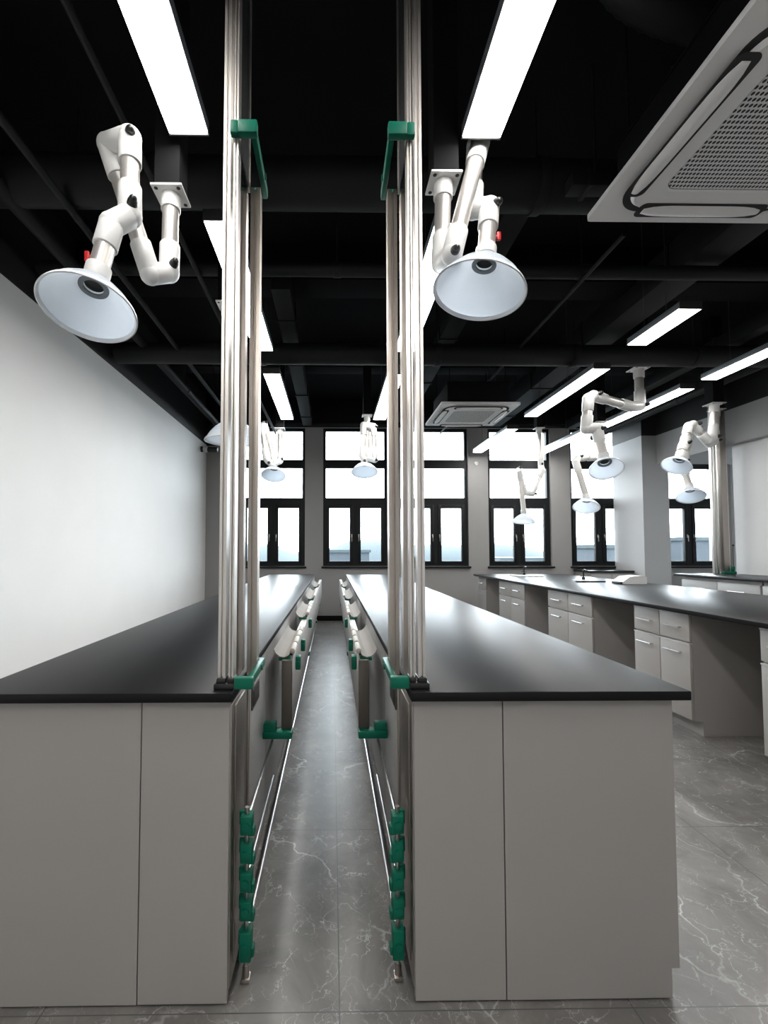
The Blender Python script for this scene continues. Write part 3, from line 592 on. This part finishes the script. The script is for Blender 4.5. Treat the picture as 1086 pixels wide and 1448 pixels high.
# ================================================================== CASSETTE AIR CONDITIONERS
def cassette(x0, y1, W, label, turn=False):
    x, y, z = x0+W/2, y1-W/2, 2.965
    t = thing('air_conditioner', (x, y, z), label, 'air conditioner', 'ceiling cassette air conditioners')
    P2 = lambda u, v, q: (x+u, y+v, q)
    k = W
    m = MB(); o = rrect(W, W, .02*k, 4); i_ = rrect(W*.97, W*.97, .02*k, 4)
    m.prism(o, P2, z+.004, z+.03); m.build('panel', 'ac', t)
    MB().box(x-W*.40, x+W*.40, y-W*.40, y+W*.40, z+.031, z+.30, .01).build('body', 'black', t)
    MB().prism(rrect(W*.845, W*.845, .135*k, 10), P2, z+.0005, z+.0035).build('slot_recess', 'shadow_gap', t)
    # raised centre field with rounded corners
    m = MB(); A = rrect(W*.79, W*.79, .12*k, 10); B = rrect(W*.765, W*.765, .11*k, 10); n = len(A)
    ra = [m.bm.verts.new(P2(u, v, z)) for u, v in A]; rb = [m.bm.verts.new(P2(u, v, z-.016)) for u, v in B]
    Gd = rrect(W*.56, W*.56, .06*k, 10); Hd = rrect(W*.545, W*.545, .055*k, 10)
    rc = [m.bm.verts.new(P2(u, v, z-.016)) for u, v in Gd]; rd = [m.bm.verts.new(P2(u, v, z-.008)) for u, v in Hd]
    for a_, b_ in ((ra, rb), (rb, rc), (rc, rd)):
        for i in range(n): m.bm.faces.new((a_[i], a_[(i+1) % n], b_[(i+1) % n], b_[i]))
    m.build('centre_frame', 'ac', t)
    MB().prism(rrect(W*.54, W*.54, .052*k, 8), P2, z-.0079, z-.003).build('grille', 'grille', t, smooth=False)
    # corner pieces joining the centre to the panel, and four flaps
    for dx, dy in ((1, 0), (-1, 0), (0, 1), (0, -1)):
        MB().prism(rrect(*((.090*k, .62*k) if dx else (.62*k, .090*k)), .03*k, 6), lambda u, v, q: (x+dx*.392*k+u, y+dy*.392*k+v, q), z-.0175, z-.0165).build('air_slot', 'shadow_gap', t, smooth=False)
    for dx, dy in ((1, 0), (-1, 0), (0, 1), (0, -1)):
        m = MB(); c = .394*k; hl = .285*k
        prof = [(-.034*k, .000), (-.018*k, -.009), (.0, -.012), (.018*k, -.009), (.034*k, .000), (.034*k, .003), (-.034*k, .003)]
        nn = 14; rr = []
        for i in range(nn+1):
            s_ = -1 + 2*i/nn; wd = (1-abs(s_)**6*.55)
            if dx: rr.append([m.bm.verts.new((x+dx*(c+u*wd), y+s_*hl, z+v*wd-.0215)) for u, v in prof])
            else: rr.append([m.bm.verts.new((x+s_*hl, y+dy*(c+u*wd), z+v*wd-.0215)) for u, v in prof])
        for a_, b_ in zip(rr, rr[1:]):
            for i in range(len(prof)): m.bm.faces.new((a_[i], a_[(i+1) % len(prof)], b_[(i+1) % len(prof)], b_[i]))
        m.bm.faces.new(rr[0]); m.bm.faces.new(rr[-1][::-1]); m.build('flap', 'ac', t)
    for sx in (-1, 1):
        for sy in (-1, 1): MB().cyl((x+sx*W*.36, y+sy*W*.36, z+.31), (x+sx*W*.36, y+sy*W*.36, CEIL-.003), .005, n=8).build('hanger_rod', 'black', t)
    MB().box(x-W*.405, x+W*.405, y-W*.405, y+W*.405, z+.301, z+.31).build('hanger_plate', 'black', t)
cassette(1.33, 2.30, 1.03, 'big white cassette air conditioner cut off at the top right edge of the picture')
cassette(1.285, 6.22, .945, 'small white cassette air conditioner near the windows, right of the right post frame')

# ================================================================== BLACK DUCTS AND PIPES
def pipe(name, A, B, r, label, bands=()):
    t = thing(name, ((A[0]+B[0])/2, (A[1]+B[1])/2, A[2]-r), label, 'duct' if r > .09 else 'pipe')
    MB().cyl(A, B, r, n=32).build('run', 'soot', t)
    for f in bands:
        c = Vector(A).lerp(Vector(B), f); d = (Vector(B)-Vector(A)).normalized()
        MB().cyl(c-d*.03, c+d*.03, r*1.09, n=32, bev=.004).build('coupling', 'soot', t)
        MB().cyl(c+Vector((0, 0, r*1.05)), (c.x, c.y, CEIL-.003), .006, n=8).build('hanger', 'soot', t)
    return t
def duct(x0, x1, y0, y1, z0, z1, label):
    t = thing('rectangular_duct', ((x0+x1)/2, (y0+y1)/2, z0), label, 'duct')
    MB().box(x0, x1, y0, y1, z0, z1, .006).build('run', 'soot', t)
    lx = (x1-x0) > (y1-y0)
    for q in range(4):
        f = (q+.5)/4; m = MB()
        if lx: c = x0+(x1-x0)*f; m.box(c-.012, c+.012, y0-.012, y1+.012, z0-.012, z1+.012)
        else: c = y0+(y1-y0)*f; m.box(x0-.012, x1+.012, c-.012, c+.012, z0-.012, z1+.012)
        m.build('flange', 'soot', t)
    for yy in (.2, .8):
        cx_, cy_ = ((x0+(x1-x0)*yy, (y0+y1)/2) if lx else ((x0+x1)/2, y0+(y1-y0)*yy))
        MB().box(cx_-.006, cx_+.006, cy_-.006, cy_+.006, z1, CEIL-.003).build('hanger', 'soot', t)
    return t
pipe('round_duct', (-2.2, 2.62, 3.42), (5.25, 2.62, 3.42), .135, 'thick black round duct crossing the ceiling behind the foreground arms', (.16, .46, .62))
pipe('ceiling_pipe', (-2.2, 3.35, 3.36), (5.25, 3.35, 3.36), .05, 'thin black pipe crossing the ceiling just beyond the thick round duct', (.3, .55, .8))
pipe('round_duct', (-2.2, 4.60, 3.26), (5.25, 4.60, 3.26), .105, 'black round duct crossing low above the small cassette air conditioner', (.2, .44, .63, .8))
pipe('ceiling_pipe', (-1.55, YN+.02, 3.26), (-1.55, 7.96, 3.26), .022, 'thin black conduit along the ceiling at the left, left of the foreground arm', (.5, .8))
pipe('ceiling_pipe', (-1.90, YN+.02, 3.32), (-1.90, 7.96, 3.32), .05, 'thick black pipe along the top of the white left wall', (.6, .8))
pipe('ceiling_pipe', (-1.0, YN+.02, 3.30), (-1.0, 7.96, 3.30), .018, 'thin black conduit beside the big left strip light', (.5, .7))
duct(-.52, -.36, 3.75, 7.95, 3.44, 3.60, 'dark grey square duct running above the aisle towards the windows')
duct(1.15, 1.33, 2.85, 7.95, 3.50, 3.62, 'dark grey flat duct running above the right bench towards the windows')
duct(2.70, 2.98, 2.9, 7.95, 3.44, 3.70, 'broad dark duct running above the sink bench')
duct(4.15, 4.30, 2.9, 7.95, 3.40, 3.54, 'narrow dark duct running towards the pillar at the right')
pipe('ceiling_pipe', (1.9, 2.85, 3.30), (1.9, 7.95, 3.30), .014, 'thin dark conduit right of the foreground right arm', (.5,))
pipe('ceiling_pipe', (4.62, 2.9, 3.24), (4.62, 7.95, 3.24), .045, 'dark pipe running above the post bundle bench', (.3, .6))
duct(1.30, 2.05, 2.36, 2.45, 3.22, 3.30, 'small black duct box just under the thick round duct')
for k, (dx, dz, lab) in enumerate(((0, 0, 'lower black flexible elbow duct beside the near air conditioner'), (.10, .24, 'upper black flexible elbow duct beside the near air conditioner'))):
    pts = []
    for i in range(26):
        a_ = math.radians(180 + 90*i/25); pts.append((1.75+dx + .62*math.cos(a_), 1.60 + .26*k, 3.74+dz*.3 + .28*math.sin(a_)))
    pts = [(pts[0][0], pts[0][1], CEIL-.004)] + pts + [(2.6+dx, pts[-1][1], pts[-1][2])]
    tag(MB().path(pts, [.085+.004*(i % 2) for i in range(len(pts))], 20).build('flexible_duct', 'soot'), lab, 'duct')
# ceiling beams of the slab
for i, (x0, x1, y0, y1, z0) in enumerate(((XL+.02, 5.29, 3.9, 4.2, 3.62), (XL+.02, 5.29, 5.9, 6.15, 3.66))):
    struct(MB().box(x0, x1, y0, y1, z0, CEIL-.002, .004).build('trim_%d' % (3+i), 'black'))

# ---- security camera on the left wall, wall hook
t = thing('security_camera', (XL, 7.75, 2.96), 'small white security camera with black lens high on the left wall', 'camera')
MB().cyl((XL+.001, 7.75, 2.97), (XL+.03, 7.75, 2.97), .05, n=24, bev=.006).build('base', 'rubber', t)
MB().ball((XL+.085, 7.75, 2.97), .055).build('ball_mount', 'white', t)
MB().cyl((XL+.12, 7.75, 2.965), (XL+.30, 7.72, 2.955), .045, n=24, bev=.008).build('lens_barrel', 'rubber', t)
t = thing('wall_hook', (2.58, YW, 2.82), 'small white ring hook on the pier between the third and fourth windows', 'hook')
MB().cyl((2.58, YW-.001, 2.80), (2.58, YW-.018, 2.80), .022, n=18, bev=.004).build('plate', 'white', t)
MB().path([(2.58+.03*math.cos(q*.5), YW-.025, 2.80+.03*math.sin(q*.5)) for q in range(-4, 7)], .006, 8).build('ring', 'white', t)
